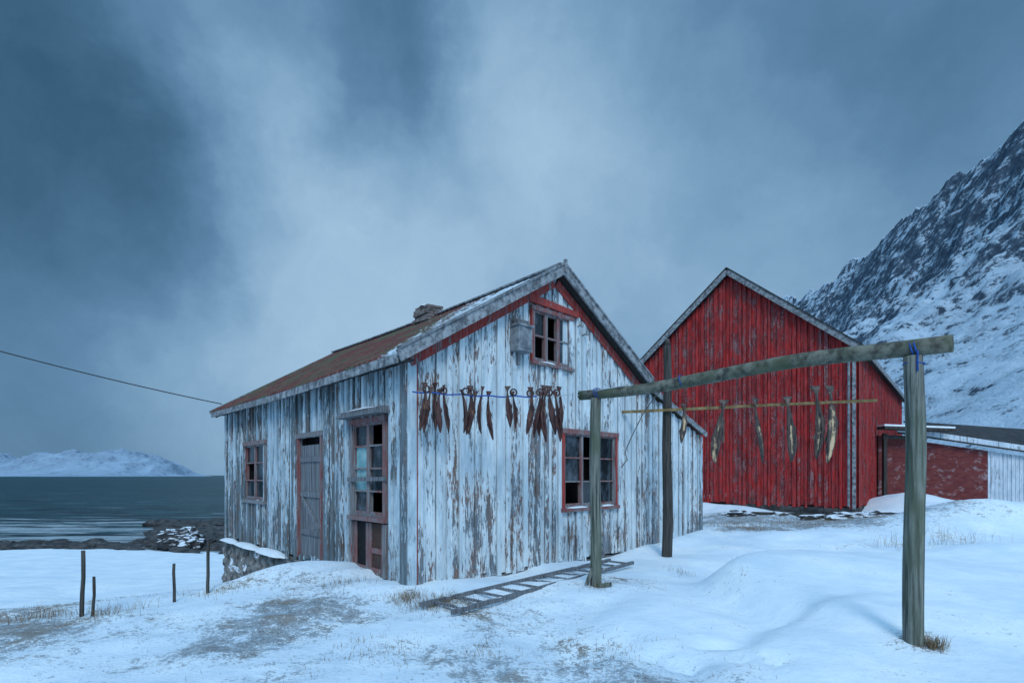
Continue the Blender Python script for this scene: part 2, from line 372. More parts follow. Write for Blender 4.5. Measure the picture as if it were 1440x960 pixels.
# ------------------------------------------------------------ WHITE HOUSE
house=empty('weathered_white_house')
U=(-.687,.726);Vv=(.726,.687);C0=(-1.44,7.3)
def HP(s,t,z): return (C0[0]+Vv[0]*s+U[0]*t, C0[1]+Vv[1]*s+U[1]*t, z)
rl=[(-.25,3.27),(2.98,5.25),(5.8,3.60),(8.5,2.66)]
def roofz(s):
    for (a,za),(b,zb) in zip(rl[:-1],rl[1:]):
        if s<=b: return za+(zb-za)*(s-a)/(b-a)
    return rl[-1][1]
LH=8.5;WH=8.4
nU=(-U[0],-U[1]);nV=(-Vv[0],-Vv[1])
gop=[(2.47,3.42,3.56,4.42),(3.26,4.80,1.02,2.36)]
mb=MB();boardwall(mb,C0,Vv,nU,WH,.02,lambda s:roofz(s)-.13,gop,.225,.085,.038,0,.07,kinks=(2.98,5.8),g=.011,off=.006)
mb.obj('gable_wall',[M_white],house)
lop=[(.62,1.58,.14,2.40),(2.80,3.78,.10,2.30),(5.70,6.98,1.06,2.28)]
mb=MB();boardwall(mb,C0,U,nV,LH,.02,lambda t:3.33,lop,.20,.09,.046,0,.08,g=.011,off=.006)
mb.obj('side_wall',[M_white2],house)
mb=MB()
Ob=HP(0,LH,0)[:2];boardwall(mb,Ob,Vv,U,WH,.02,lambda s:roofz(s)-.13,[],.4,.12,.03,0,.02,kinks=(2.98,5.8))
Oc=HP(WH,0,0)[:2];boardwall(mb,Oc,U,Vv,LH,.02,lambda t:2.5,[],.4,.12,.03,0,.02)
mb.obj('rear_walls',[M_white2],house)
mb=MB()
plank(mb,C0,Vv,nU,-.045,.10,-.02,-.02,3.18,3.25,.02,.060,0,.9)
plank(mb,C0,U,nV,-.05,.12,-.02,-.02,3.28,3.28,.02,.064,0,.1)
plank(mb,C0,Vv,nU,WH-.10,WH+.04,.0,.0,2.58,2.54,.03,.064,0,.5)
plank(mb,C0,U,nV,LH-.12,LH+.03,.0,.0,3.2,3.2,.03,.066,0,.5)
plank(mb,C0,Vv,nU,.101,.118,.0,.0,3.2,3.22,.01,.054,1,.2)
mb.obj('corner_boards',[M_white2,M_redtrim],house)
mb=MB()
def rubble(O,D,N,a0,a1,z0,z1,o=.05,th=.3):
    na_=int((a1-a0)/.06);nz_=int((z1-z0)/.06);vs=[];fs=[]
    for j in range(nz_+1):
        for i in range(na_+1):
            a=a0+(a1-a0)*i/na_;z=z0+(z1-z0)*j/nz_
            c=mn.voronoi((a*2.6,z*3.6,3.1))[0];e=min(.12,(c[1]-c[0])*.5)
            vs.append(V3(O,D,N,a,o+e*.6-.03+.04*mn.noise((a*1.3,z*1.3,0)),z))
    w=na_+1
    for j in range(nz_):
        for i in range(na_): q=j*w+i;fs.append((q,q+1,q+w+1,q+w))
    mb.add(vs,fs,0,.5)
    plank(mb,O,D,N,a0,a1,z0,z0,z1-.005,z1-.005,-th,o-.07,0)
rubble(C0,U,nV,0,LH+.15,-1.6,-.01);rubble(C0,Vv,nU,0,WH,-.4,.01,o=-.02)
M_st,n,b=material('rubble_foundation_stone',.9,.2)
f=n.noise(n.coord((3.5,3.5,3.5)),1,7,.68);f2=n.noise(n.coord((1.4,1.4,2.2),loc=(2,8,1)),1,6,.65)
c=n.mix(n.step(f,.35,.65),(.05,.052,.055),(.26,.26,.25));c=n.mix(n.step(f2,.60,.65),c,(.66,.73,.80))
n.link(c,b.inputs['Base Color']);n.link(n.bump(f,.9,.03),b.inputs['Normal'])
mb.obj('stone_foundation',[M_st],house)
mb=MB()
def blobpatch(mb,cx,cy,z,rx,ry,h,ang=0,seed=0,mat=0):
    n=28;rs=9;vs=[];fs=[];ca,sa=math.cos(ang),math.sin(ang)
    for i in range(rs+1):
        f=i/rs
        for k in range(n):
            a_=2*math.pi*k/n; rr=f*(1+.28*mn.noise((math.cos(a_)*1.6+seed,math.sin(a_)*1.6,seed*.7)))
            x=math.cos(a_)*rr*rx;y=math.sin(a_)*rr*ry
            vs.append((cx+x*ca-y*sa,cy+x*sa+y*ca,z+h*(1-f**2.5)*(1+.25*mn.noise((x*3,y*3,seed)))))
    for i in range(rs):
        for k in range(n):
            k2=(k+1)%n;fs.append((i*n+k,i*n+k2,(i+1)*n+k2,(i+1)*n+k))
    mb.add(vs,fs,mat,.5)
angU=math.atan2(U[1],U[0]);angV=math.atan2(Vv[1],Vv[0])
for t,o,rx,ry,h,zz in [(5.1,-.10,.9,.15,.10,-.03),(6.6,-.10,.8,.14,.09,-.03),(7.9,-.1,.7,.13,.08,-.03)]:
    p=HP(o,t,0);blobpatch(mb,p[0],p[1],zz,rx,ry,h,angU,t)
for s_,z_,rx in [(3.6,.985,.28),(4.5,.985,.22),(2.8,3.525,.25)]:
    p=HP(s_,-.06,0);blobpatch(mb,p[0],p[1],z_+.015,rx,.035,.03,angV,s_)
p=HP(-.1,1.15,0);blobpatch(mb,p[0],p[1],2.602,.5,.06,.03,angU,2)
mb.obj('snow_on_ledges',[M_snowp],house,smooth=True,fixn=False)
mb=MB()
window(mb,C0,Vv,nU,*gop[0],3,2,missing=((0,0),(1,1),(1,0)),fw=.06)
plank(mb,C0,Vv,nU,2.30,3.60,4.53,4.50,4.66,4.60,.03,.09,4)
plank(mb,C0,Vv,nU,2.40,2.408,3.5,3.5,4.45,4.45,.0,.05,4)
mb.obj('gable_window',[M_frame,M_glass,M_black,M_teal,M_redtrim],house)
mb=MB();window(mb,C0,Vv,nU,*gop[1],3,3,missing=((0,0),(1,2),(1,1)),fw=.075)
plank(mb,C0,Vv,nU,3.175,3.25,1.0,1.0,2.36,2.36,.046,.052,4);plank(mb,C0,Vv,nU,4.81,4.87,1.0,1.0,2.36,2.36,.046,.052,4)
mb.obj('ground_floor_window',[M_frame,M_glass,M_black,M_teal,M_redtrim],house)
mb=MB();window(mb,C0,U,nV,*lop[2],2,3,missing=((1,1),),fw=.08)
mb.obj('side_window',[M_frame,M_glass,M_black,M_teal],house)
mb=MB();a0,a1,z0,z1=lop[0]
window(mb,C0,U,nV,a0,a1,.98,z1,2,4,missing=((0,0),(0,3)),teal=((1,1),(1,2)),fw=.07,out=.05)
plank(mb,C0,U,nV,a0-.07,a0,z0-.05,z0-.05,.885,.885,-.02,.052,0);plank(mb,C0,U,nV,a1,a1+.07,z0-.05,z0-.05,.885,.885,-.02,.052,0)
plank(mb,C0,U,nV,a0+.01,a0+.47,z0,z0,.87,.87,-.03,-.005,4);plank(mb,C0,U,nV,a0+.49,a1-.01,z0,z0,.87,.87,-.03,-.01,2)
for aa in (a0+.01,a0+.40,a0+.49,a1-.09): plank(mb,C0,U,nV,aa,aa+.08,z0,z0,.87,.87,-.004,.012,0)
plank(mb,C0,U,nV,a0+.09,a0+.40,.42,.42,.50,.50,-.004,.010,0);plank(mb,C0,U,nV,a0+.1,a1-.1,z0-.03,z0-.03,z0+.06,z0+.06,-.01,.02,0)
plank(mb,C0,U,nV,a0-.12,a1+.12,1.52,1.50,1.58,1.57,.052,.075,5)
plank(mb,C0,U,nV,a0-.22,a1+.22,2.50,2.50,2.54,2.54,-.02,.22,5);plank(mb,C0,U,nV,a0-.2,a1+.2,2.541,2.541,2.60,2.60,-.02,.15,5)
mb.obj('glazed_door',[M_frame,M_glass,M_black,M_teal,M_brown,M_grey],house)
mb=MB();a0,a1,z0,z1=lop[1]
plank(mb,C0,U,nV,a0-.06,a0,z0-.05,z0-.05,z1+.0,z1+.0,-.02,.05,1);plank(mb,C0,U,nV,a1,a1+.06,z0-.05,z0-.05,z1,z1,-.02,.05,1)
plank(mb,C0,U,nV,a0-.1,a1+.1,z1+.001,z1+.001,z1+.09,z1+.09,-.02,.06,1)
plank(mb,C0,U,nV,a0,a1,z1-.13,z1-.13,z1,z1,-.2,-.18,2)
k=6
for i in range(k):
    w=(a1-a0)/k; plank(mb,C0,U,nV,a0+i*w+.004,a0+(i+1)*w-.004,z0+random.uniform(-.02,.03),z0,z1-.14,z1-.14,-.03,-.005+random.uniform(-.003,.003),0)
for zc in (.55,1.25,1.9): plank(mb,C0,U,nV,a0+.05,a1-.05,zc-.05,zc-.05,zc+.05,zc+.04,-.004,.022,0)
mb.beam(V3(C0,U,nV,a0+.1,.010,.62),V3(C0,U,nV,a1-.1,.010,1.18),.02,.09,(nV[0],nV[1],0),0)
mb.obj('plank_door',[M_grey,M_frame,M_black],house)
mb=MB()
plank(mb,C0,Vv,nU,1.92,2.24,3.62,3.62,4.02,4.02,.03,.22,0);plank(mb,C0,Vv,nU,1.90,2.26,4.021,4.021,4.06,4.06,.03,.24,0)
plank(mb,C0,Vv,nU,1.97,2.19,3.67,3.67,3.97,3.97,.221,.228,0);plank(mb,C0,Vv,nU,1.96,2.20,4.061,4.061,4.14,4.14,.04,.17,1)
plank(mb,C0,Vv,nU,2.05,2.11,3.42,3.42,3.62,3.62,.03,.07,1)
mb.obj('electric_meter_box',[M_metal,M_grey],house)
mb=MB()
for s_,z_ in ((3.62,4.35),(3.78,4.22)):
    cyl(mb,V3(C0,Vv,nU,s_,.02,z_),V3(C0,Vv,nU,s_,.14,z_+.02),.012,.012,0,8,1)
    cyl(mb,V3(C0,Vv,nU,s_,.14,z_-.02),V3(C0,Vv,nU,s_,.14,z_+.07),.028,.02,1,10,2)
mb.obj('wire_insulators',[M_grey,M_metal],house)
mr,n,b=material('mossy_rusty_roof',.8,.25)
c1=n.noise(n.coord((1.1,1.1,1.1)),1,6,.65);c2=n.noise(n.coord((5,5,5),loc=(3,3,3)),1,6,.7)
col=n.mix(n.step(c2,.35,.65),(.070,.026,.024),(.155,.060,.050));col=n.mix(n.math('MULTIPLY',n.step(c1,.46,.58),.8),col,(.070,.085,.050))
col=n.mix(n.step(n.math('ADD',n.attr('rnd'),n.math('MULTIPLY',n.math('SUBTRACT',c2,.5),1.1)),.60,.76),col,(.46,.55,.61))
n.link(col,b.inputs['Base Color']);n.link(n.bump(c2,.5,.02),b.inputs['Normal']);M_roof=mr
def slab(mb,P,s0,z0,s1,z1,t0,t1,per=.16,amp=.016,rows=8,th=.05,fr=lambda f,t:0.,mat=0,sag=.0):
    nt=int((t1-t0)/per*4);vs=[];r=[];fs=[]
    for side in (0,1):
        for j in range(rows+1):
            f=j/rows
            for i in range(nt+1):
                t=t0+(t1-t0)*i/nt
                zz=z0+(z1-z0)*f-sag*math.sin(math.pi*(t-t0)/(t1-t0))
                lap=.012*((f*3)%1)
                zz+= amp*math.sin(2*math.pi*t/per)-lap+.01*mn.noise((t*.8,f*3,2)) if side==0 else -th
                p=P(s0+(s1-s0)*f,t,zz);vs.append(p);r.append(fr(f,t))
    w=nt+1;K=(rows+1)*w
    for j in range(rows):
        for i in range(nt):
            q=(j*w+i,j*w+i+1,(j+1)*w+i+1,(j+1)*w+i);fs.append(q);fs.append(tuple(x+K for x in reversed(q)))
    for i in range(nt):
        fs.append((i,i+K,i+1+K,i+1));fs.append((rows*w+i,rows*w+i+1,rows*w+i+1+K,rows*w+i+K))
    for j in range(rows):
        fs.append((j*w,(j+1)*w,(j+1)*w+K,j*w+K));fs.append((j*w+nt,j*w+nt+K,(j+1)*w+nt+K,(j+1)*w+nt))
    mb.add(vs,fs,mat,r)
mb=MB()
slab(mb,HP,rl[0][0]-.05,rl[0][1]-.03,rl[1][0],rl[1][1],-.25,8.8,fr=lambda f,t:.28+.60*max(0,1-t/(.5+4.5*f)) ,amp=.022,sag=.05)
slab(mb,HP,rl[1][0]+.01,rl[1][1],rl[2][0],rl[2][1],-.25,8.8,sag=.05);slab(mb,HP,rl[2][0]+.01,rl[2][1],rl[3][0],rl[3][1],-.12,8.6)
mb.obj('roof_sheets',[M_roof],house,smooth=False,fixn=False)
mb=MB()
nU3=(nU[0],nU[1],0)
def rake(s0,z0,s1,z1,t,w,h,dz,mat): mb.beam(HP(s0,t,z0+dz),HP(s1,t,z1+dz),w,h,nU3,mat)
for t_ in (-.27,8.82):
    rake(rl[0][0]-.06,rl[0][1]-.03,rl[1][0],rl[1][1],t_,.035,.16,-.07,0);rake(rl[1][0],rl[1][1],rl[2][0]+.02,rl[2][1],t_+.004,.035,.16,-.07,0)
rake(rl[0][0]-.06,rl[0][1]-.03,rl[1][0],rl[1][1],-.262,.09,.035,.035,0);rake(rl[1][0],rl[1][1],rl[2][0]+.02,rl[2][1],-.258,.09,.035,.035,0)
rake(rl[2][0],rl[2][1],rl[3][0],rl[3][1],-.14,.03,.12,-.06,0)
mb.beam(HP(-.28,-.12,3.19),HP(2.98,-.12,5.185),.26,.02,nU3,2);mb.beam(HP(2.98,-.12,5.18),HP(5.8,-.12,3.53),.26,.02,nU3,2)
mb.beam(HP(-.03,-.055,3.405-.22),HP(2.93,-.055,5.22-.22),.03,.19,nU3,1);mb.beam(HP(3.02,-.058,5.22-.22),HP(5.75,-.058,3.63-.22),.03,.15,nU3,1)
mb.beam(HP(-.03,-.09,3.405-.13),HP(2.93,-.09,5.22-.13),.05,.05,nU3,0)
mb.beam(HP(-.29,-.2,3.15),HP(-.29,4.2,3.105),.03,.12,(nV[0],nV[1],0),0);mb.beam(HP(-.29,4.203,3.105),HP(-.29,8.8,3.14),.03,.12,(nV[0],nV[1],0),0)
mb.beam(HP(-.15,-.2,3.16),HP(-.15,8.8,3.15),.24,.02,(nV[0],nV[1],0),2)
t=.2
while t<8.7: mb.beam(HP(-.26,t,3.10),HP(.0,t,3.24),.06,.09,(U[0],U[1],0),2);t+=.7
for k_ in range(8):
    ta=-.26+k_*1.13;tb=ta+1.125;sg=lambda t:.05*math.sin(math.pi*(t+.25)/9.05)
    mb.beam(HP(2.98,ta,5.262-sg(ta)),HP(2.98,tb,5.262-sg(tb)),.2,.03,(Vv[0],Vv[1],0),0)
mb.beam(HP(2.98,-.30,5.12),HP(2.98,-.30,5.34),.05,.05,nU3,0)
mb.obj('rake_and_eave_boards',[M_grey2,M_redtrim,M_dark],house)
mb=MB()
for row in range(6):
    z=4.93+row*.072
    for i in range(3):
        for sd in (0,1):
            p=(-.28+.19*i+(.04 if row%2 else 0)+random.uniform(-.02,.02),-.22+.3*sd)
            p0=HP(2.9+p[0],3.75+p[1],z);p1=HP(2.9+p[0]+.17,3.75+p[1],z);mb.beam(p0,p1,.27,.062,(U[0],U[1],0),0)
mb.beam(HP(2.68,3.7,5.37),HP(3.1,3.7,5.40),.5,.05,(U[0],U[1],0),0)
blobpatch(mb,*HP(2.85,3.7,5.4)[:2],5.40,.22,.18,.07,0,3,1)
M_chim=flat_mat('chimney_brick',(.10,.08,.075),(.25,.22,.21),9,.85,.7)
mb.obj('chimney',[M_chim,M_snowp],house)

# ------------------------------------------------------------ RED BARN
barn=empty('red_wooden_barn')
W=(-.7565,.654);R=(.654,.7565);B0=(12.61,19.24);nR=(-R[0],-R[1]);nW=(-W[0],-W[1])
def BP(s,t,z): return (B0[0]+W[0]*s+R[0]*t,B0[1]+W[1]*s+R[1]*t,z)
br=[(-.28,6.18),(4.55,10.22),(9.38,6.18)]
def bz(s):
    return br[0][1]+(br[1][1]-br[0][1])*(1-abs(s-4.55)/4.83)
mb=MB();boardwall(mb,B0,W,nR,9.1,.42,lambda s:bz(s)-.18,[],.25,.11,.055,0,.09,kinks=(4.55,),g=.016,off=.006);mb.obj('gable_wall',[M_red],barn)
mb=MB();boardwall(mb,B0,R,nW,17.2,.45,lambda s:6.25,[(7.,9.,.45,2.9)],.25,.11,.055,0,.06,g=.012,off=.006)
plank(mb,B0,R,nW,7.0,9.0,.45,.45,2.9,2.9,-.06,-.03,1);mb.obj('side_wall',[M_red,M_dark],barn)
mb=MB();Bc=BP(9.1,0,0)[:2];boardwall(mb,Bc,R,W,17.2,.4,lambda s:6.25,[],.5,.12,.03,0,.02);Bd=BP(0,17.2,0)[:2];boardwall(mb,Bd,W,R,9.1,.4,lambda s:bz(s)-.18,[],.5,.12,.03,0,.02,kinks=(4.55,));mb.obj('rear_walls',[M_red],barn)
mb=MB()
plank(mb,B0,W,nR,.02,.13,.35,.35,6.3,6.4,.07,.095,0,.1);plank(mb,B0,R,nW,-.04,.10,.4,.4,6.2,6.2,.07,.095,1,.4)
cyl(mb,V3(B0,W,nR,.24,.12,.45),V3(B0,W,nR,.24,.12,6.0),.04,.04,2,12,4)
mb.obj('corner_boards_and_downpipe',[M_grey2,M_redtrim,M_metal],barn)
mb=MB()
slab(mb,BP,br[0][0],br[0][1],br[1][0],br[1][1],-.3,17.5,per=.3,amp=.02,rows=4,th=.09);slab(mb,BP,br[2][0],br[2][1],br[1][0]+.01,br[1][1],-.3,17.5,per=.3,amp=.02,rows=4,th=.09)
M_slate=flat_mat('dark_slate_roof',(.05,.053,.058),(.13,.14,.15),3,.75,.5)
mb.obj('roof',[M_slate],barn,fixn=False)
mb=MB();nR3=(nR[0],nR[1],0)
for (a,b_) in ((0,1),(1,2)):
    (sa,za),(sb,zb)=br[a],br[b_]
    for tt in (-.32,17.52): mb.beam(BP(sa,tt+.003*a,za-.10),BP(sb,tt+.003*a,zb-.10),.04,.24,nR3,0)
    mb.beam(BP(sa,-.30+.004*a,za+.04),BP(sb,-.30+.004*a,zb+.04),.14,.04,nR3,1)
    mb.beam(BP(sa,-.15,za-.12),BP(sb,-.15,zb-.12),.3,.02,nR3,1)
mb.beam(BP(-.30,-.3,6.10),BP(-.30,17.5,6.10),.04,.2,(nW[0],nW[1],0),0);mb.beam(BP(-.14,-.3,6.13),BP(-.14,17.5,6.13),.28,.02,(nW[0],nW[1],0),1)
mb.obj('rake_and_eave_boards',[M_grey2,M_dark],barn)
mb=MB()
def stn(O,D,N,a0,a1,zlo,zhi):
    a=a0
    while a<a1:
        w=random.uniform(.4,.9);plank(mb,O,D,N,a+.01,min(a+w,a1),zlo,zlo,zhi-random.uniform(0,.06),zhi-random.uniform(0,.06),-.5,-.02+random.uniform(0,.06),0);a+=w
stn(B0,W,nR,0,9.1,-.5,.44);stn(B0,R,nW,0,17,-.5,.47);mb.obj('stone_foundation',[M_found],barn)

# ------------------------------------------------------------ brick shed
shed=empty('brick_shed')
mbk,n,b=material('red_brick',.85,.2)
tc=n.new('ShaderNodeTexCoord');sx=n.new('ShaderNodeSeparateXYZ');n.link(tc.outputs['Object'],sx.inputs[0])
cb=n.new('ShaderNodeCombineXYZ');n.link(sx.outputs[0],cb.inputs[0]);n.link(sx.outputs[2],cb.inputs[1])
bt=n.new('ShaderNodeTexBrick');n.link(cb.outputs[0],bt.inputs[0]);bt.inputs['Scale'].default_value=1;bt.inputs['Brick Width'].default_value=.25;bt.inputs['Row Height'].default_value=.09;bt.inputs['Mortar Size'].default_value=.008
bt.inputs['Color1'].default_value=(.13,.022,.024,1);bt.inputs['Color2'].default_value=(.19,.04,.036,1);bt.inputs['Mortar'].default_value=(.08,.05,.05,1)
n.link(n.mix(n.math('MULTIPLY',n.step(n.noise(n.coord((2.5,2.5,4)),1,6,.7),.54,.68),.7),bt.outputs[0],(.34,.27,.28)),b.inputs['Base Color'])
n.link(n.bump(bt.outputs[1],.6,-.02),b.inputs['Normal'])
mb=MB();D=(1,0);Nn=(0,-1);O=(16.2,23.0)
plank(mb,O,D,Nn,-.2,4.6,-.2,-.2,3.35,2.67,-.2,0,0);mb.obj('brick_wall',[mbk],shed)
mb=MB();a=4.6
while a<9.4:
    plank(mb,O,D,Nn,a,a+.13,-.2,-.2,2.66-(a-4.6)*.142,2.66-(a-4.6+.13)*.142,-.1,.0+random.uniform(0,.012),0);plank(mb,O,D,Nn,a+.115,a+.16,-.2,-.2,2.64-(a-4.6)*.142,2.64-(a-4.6)*.142,.013,.03,0);a+=.18
M_wp=paint_mat('white_shed_paint',(.60,.68,.75),(.42,.50,.57),(.3,.33,.35),(.15,.17,.18),.43,1)
mb.obj('white_board_wall',[M_wp],shed)
mb=MB()
def quadslab(mb,c,th,mat): mb.hexa([(x,y,z-th) for x,y,z in c]+[(x,y,z) for x,y,z in c],mat,.5)
quadslab(mb,[(17.8,22.7,3.52),(26.2,22.7,2.28),(30,28.5,3.95),(21.2,28.5,4.55)],.07,0)
mb.beam((16.6,22.68,3.58),(26.3,22.68,2.15),.06,.22,(0,1,0),1);mb.beam((16.6,22.66,3.43),(26.3,22.66,2.0),.05,.06,(0,1,0),2)
mb.beam((15.7,22.4,3.62),(18.6,22.3,3.50),.5,.12,(0,1,0),2);mb.beam((15.7,22.4,3.72),(18.6,22.3,3.60),.46,.08,(0,1,0),3)
mb.beam((15.9,22.6,3.25),(17.8,22.6,3.2),.1,.16,(0,1,0),2);mb.beam((16.0,22.6,.3),(16.0,22.6,3.4),.14,.14,(0,1,0),2)
M_tar=flat_mat('tar_roof',(.018,.019,.021),(.05,.052,.055),3,.9,.4)
mb.obj('roof',[M_tar,M_wp,M_dark,M_snowp],shed)

# ------------------------------------------------------------ drying racks
rack=empty('fish_drying_rack')
P1=(1.16,7.3);P2=(3.62,4.74);bd=((P2[0]-P1[0])/3.55,(P2[1]-P1[1])/3.55)
mb=MB();cyl(mb,(P1[0],P1[1],hz(*P1)-.3),(P1[0],P1[1],2.67),.080,.073,0,20,14,.03,1);mb.obj('post_1',[M_post],rack,smooth=True)
mb=MB();cyl(mb,(P2[0],P2[1],hz(*P2)-.3),(P2[0],P2[1],2.67),.080,.074,0,24,14,.03,2);mb.obj('post_2',[M_post],rack,smooth=True)
mb=MB();cyl(mb,(P1[0]-bd[0]*.27,P1[1]-bd[1]*.27,2.735),(P1[0]+bd[0]*3.82,P1[1]+bd[1]*3.82,2.745),.066,.078,0,24,16,.05,3);ob=mb.obj('cross_beam',[M_post2],rack,smooth=True)
for ob in rack.children:
    for p in ob.data.polygons:
        if len(p.vertices)>4:p.use_smooth=False
def ring(mb,c,ax,r,th,n=18,m=8):
    ax=Vector(ax).normalized();a=ax.orthogonal().normalized();b_=ax.cross(a);vs=[];fs=[];c=Vector(c)
    for i in range(n):
        A=2*math.pi*i/n;d=a*math.cos(A)+b_*math.sin(A)
        for j in range(m):
            B_=2*math.pi*j/m;vs.append(c+d*(r+th*math.cos(B_))+ax*th*math.sin(B_))
    for i in range(n):
        for j in range(m):
            fs.append((i*m+j,((i+1)%n)*m+j,((i+1)%n)*m+(j+1)%m,i*m+(j+1)%m))
    mb.add(vs,fs,0,.5)
mb=MB()
for k_ in range(2): ring(mb,(P2[0]-bd[0]*(.03*k_-.02),P2[1]-bd[1]*(.03*k_-.02),2.735),(bd[0],bd[1],.25),.084,.007)
ring(mb,(P2[0],P2[1],2.60),(.1,0,1),.079,.006)
mb.beam((P2[0]-.03,P2[1]-.085,2.70),(P2[0]-.035,P2[1]-.088,2.52),.012,.010,(0,1,0),0)
for k_ in range(2): ring(mb,(P1[0]+bd[0]*(.04*k_+.02),P1[1]+bd[1]*(.04*k_+.02),2.737),(bd[0],bd[1],.3),.074,.005)
ring(mb,(P1[0]+bd[0]*1.3,P1[1]+bd[1]*1.3,2.74),(bd[0],bd[1],.3),.076,.005)
mb.obj('rope_lashings',[M_blue],rack,smooth=True)
mb=MB()
mb.beam((P1[0]-.13,P1[1]-.03,hz(*P1)+.02),(P1[0]-.05,P1[1]-.04,hz(*P1)+.25),.03,.05,(0,1,0),0);mb.beam((P1[0]+.02,P1[1]-.1,hz(*P1)+.02),(P1[0]+.2,P1[1]-.12,hz(*P1)+.05),.05,.04,(0,1,0),0)
mb.obj('wood_wedges',[M_post],rack)
rack2=empty('fish_drying_rack')
P3=(3.10,10.57)
mb=MB();cyl(mb,(P3[0],P3[1],hz(*P3)-.3),(P3[0]+.02,P3[1],4.2),.105,.075,0,18,16,.06,7);cyl(mb,(P3[0]+.02,P3[1],4.2),(P3[0]+.02,P3[1],4.34),.07,.03,0,10,2,.02,9);mb.obj('pole',[M_darkpost],rack2,smooth=True)
RA=Vector((1.93,11.0-.12,2.89));RB=Vector((6.38,9.20,2.91))
mb=MB();m1=RA.lerp(RB,.52);mb.beam(RA,m1,.05,.065,(0,0,1),0,.3);mb.beam(m1+Vector((0,0,.006)),RB,.045,.06,(0,0,1),0,.7)
mb.obj('hanging_rail',[M_lath],rack2)

# fish
def fish_mat(name,c0,c1,c2,c3):
    m,n,b=material(name,.5,.4)
    f=n.noise(n.coord((22,22,6)),1,5,.65);f2=n.noise(n.coord((9,9,5),loc=(2,2,2)),1,4,.6)
    c=n.mix(n.step(f,.35,.65),c0,c1);c=n.mix(n.math('MULTIPLY',n.step(f2,.54,.68),.6),c,c2)
    c=n.mix(n.step(n.math('ADD',n.attr('rnd'),n.math('MULTIPLY',n.math('SUBTRACT',f2,.5),1.6)),.68,.95),c,c3)
    n.link(c,b.inputs['Base Color']);n.link(n.bump(f,.7,.012),b.inputs['Normal']);return m
mfi=fish_mat('dried_fish_skin',(.022,.010,.010),(.095,.036,.030),(.16,.085,.055),(.38,.20,.09))
mfi2=fish_mat('dried_fish_skin_pale',(.030,.024,.024),(.11,.080,.065),(.22,.17,.12),(.60,.44,.26))
def fish(mb,x,y,z,L,w,rot,lean=0,pale=0.,seed=0):
    prof=[(-.06,1.0,.10),(0,.62,.14),(.05,.30,.2),(.12,.24,.22),(.25,.46,.36),(.42,.78,.48),(.58,.95,.52),(.72,.92,.48),(.84,.70,.42),(.93,.42,.3),(1.0,.14,.15)]
    n_=16;vs=[];fs=[];r=[];ca,sa=math.cos(rot),math.sin(rot)
    for i,(t,wd,th) in enumerate(prof):
        for k in range(n_):
            A=2*math.pi*k/n_
            dent=1-.95*math.exp(-((A-3*math.pi/2)/.55)**2) if .2<t<.97 else 1
            jag=1+.28*mn.noise((k*.9,t*6,seed*3.1))
            lx=math.cos(A)*wd*w*.5*jag;ly=math.sin(A)*th*w*.62*dent
            bend=.06*L*math.sin(t*3+seed)+lean*t*L; b2=.03*L*math.sin(t*4+seed*2)
            tw=.8*math.sin(seed*1.7)*t; X_=lx*math.cos(tw)-ly*math.sin(tw)+bend;Y_=lx*math.sin(tw)+ly*math.cos(tw)+b2
            vs.append((x+X_*ca-Y_*sa,y+X_*sa+Y_*ca,z-t*L+.02*mn.noise((k*1.3,t*3,seed))))
            r.append(min(1,pale+(.65*math.exp(-((A-3*math.pi/2)/.5)**2) if .25<t<.9 else 0)+(.25 if t>.85 else 0)))
    m_=len(prof)
    for i in range(m_-1):
        for k in range(n_): k2=(k+1)%n_;fs.append((i*n_+k,i*n_+k2,(i+1)*n_+k2,(i+1)*n_+k))
    fs.append(tuple(range(n_)));fs.append(tuple((m_-1)*n_+k for k in reversed(range(n_))))
    mb.add(vs,fs,0,r)
    for fv,sg in (([(.35,.8),(.45,1.45),(.55,1.0)],1),([(.60,.8),(.68,1.35),(.76,.9)],-1)):
        vv=[]
        for t,wf in fv:
            lx=wf*w*.42*sg; vv.append((x+(lx+.06*L*math.sin(t*3+seed)+lean*t*L)*ca,y+(lx)*sa,z-t*L))
        mb.add(vv,[(0,1,2)],0,.2)
def fishobj(*a,mat=None,**k):
    mb=MB();fish(mb,*a,**k);return mb.obj('dried_fish',[mat or mfi],smooth=True)
ra=Vector((-1.36,7.17,2.74));rb=Vector((P1[0]-bd[0]*.2,P1[1]-bd[1]*.2,2.74))
def ropep(x):
    t=(x-ra.x)/(rb.x-ra.x);p=ra.lerp(rb,t);p.z-=.045*math.sin(math.pi*t)*1+.008*math.sin(t*40);return p
pts=[ropep(ra.x+(rb.x-ra.x)*i/60) for i in range(61)]
curve('blue_rope',pts[:44],.010,M_blue);curve('pale_rope',pts[43:]+[Vector((P1[0],P1[1]-.08,2.76)),Vector((P1[0]+bd[0]*.5,P1[1]+bd[1]*.5-.07,2.78))],.006,M_pale)
sd=0
for x,L,w in [(-1.211,.56,.09),(-1.142,.52,.085),(-1.055,.55,.095),(-.968,.50,.09),(-.909,.56,.075),(-.675,.50,.09),(-.597,.58,.10),(-.538,.50,.08),(-.430,.56,.075),(-.313,.58,.085),(-.030,.48,.09),(.02,.42,.07),(.245,.56,.09),(.362,.55,.085),(.420,.60,.10),(.488,.62,.105),(.557,.58,.10),(.625,.60,.09),(.665,.5,.08)]:
    p=ropep(x);sd+=1
    fishobj(p.x,p.y+random.uniform(-.05,.03),p.z+(.10 if sd%2 else .03),L+.06,w,random.uniform(-.9,.9),random.uniform(-.07,.07),0,sd)
mb=MB()
for x in (-1.17,-.94,-.635,-.566,.390,.52,.625,.02,.254):
    p=ropep(x);ring(mb,(p.x,p.y,p.z+.05),(random.uniform(-.3,.3),1,0),.045,.012,12,6)
mb.obj('fish_tail_ties',[mfi],smooth=True)
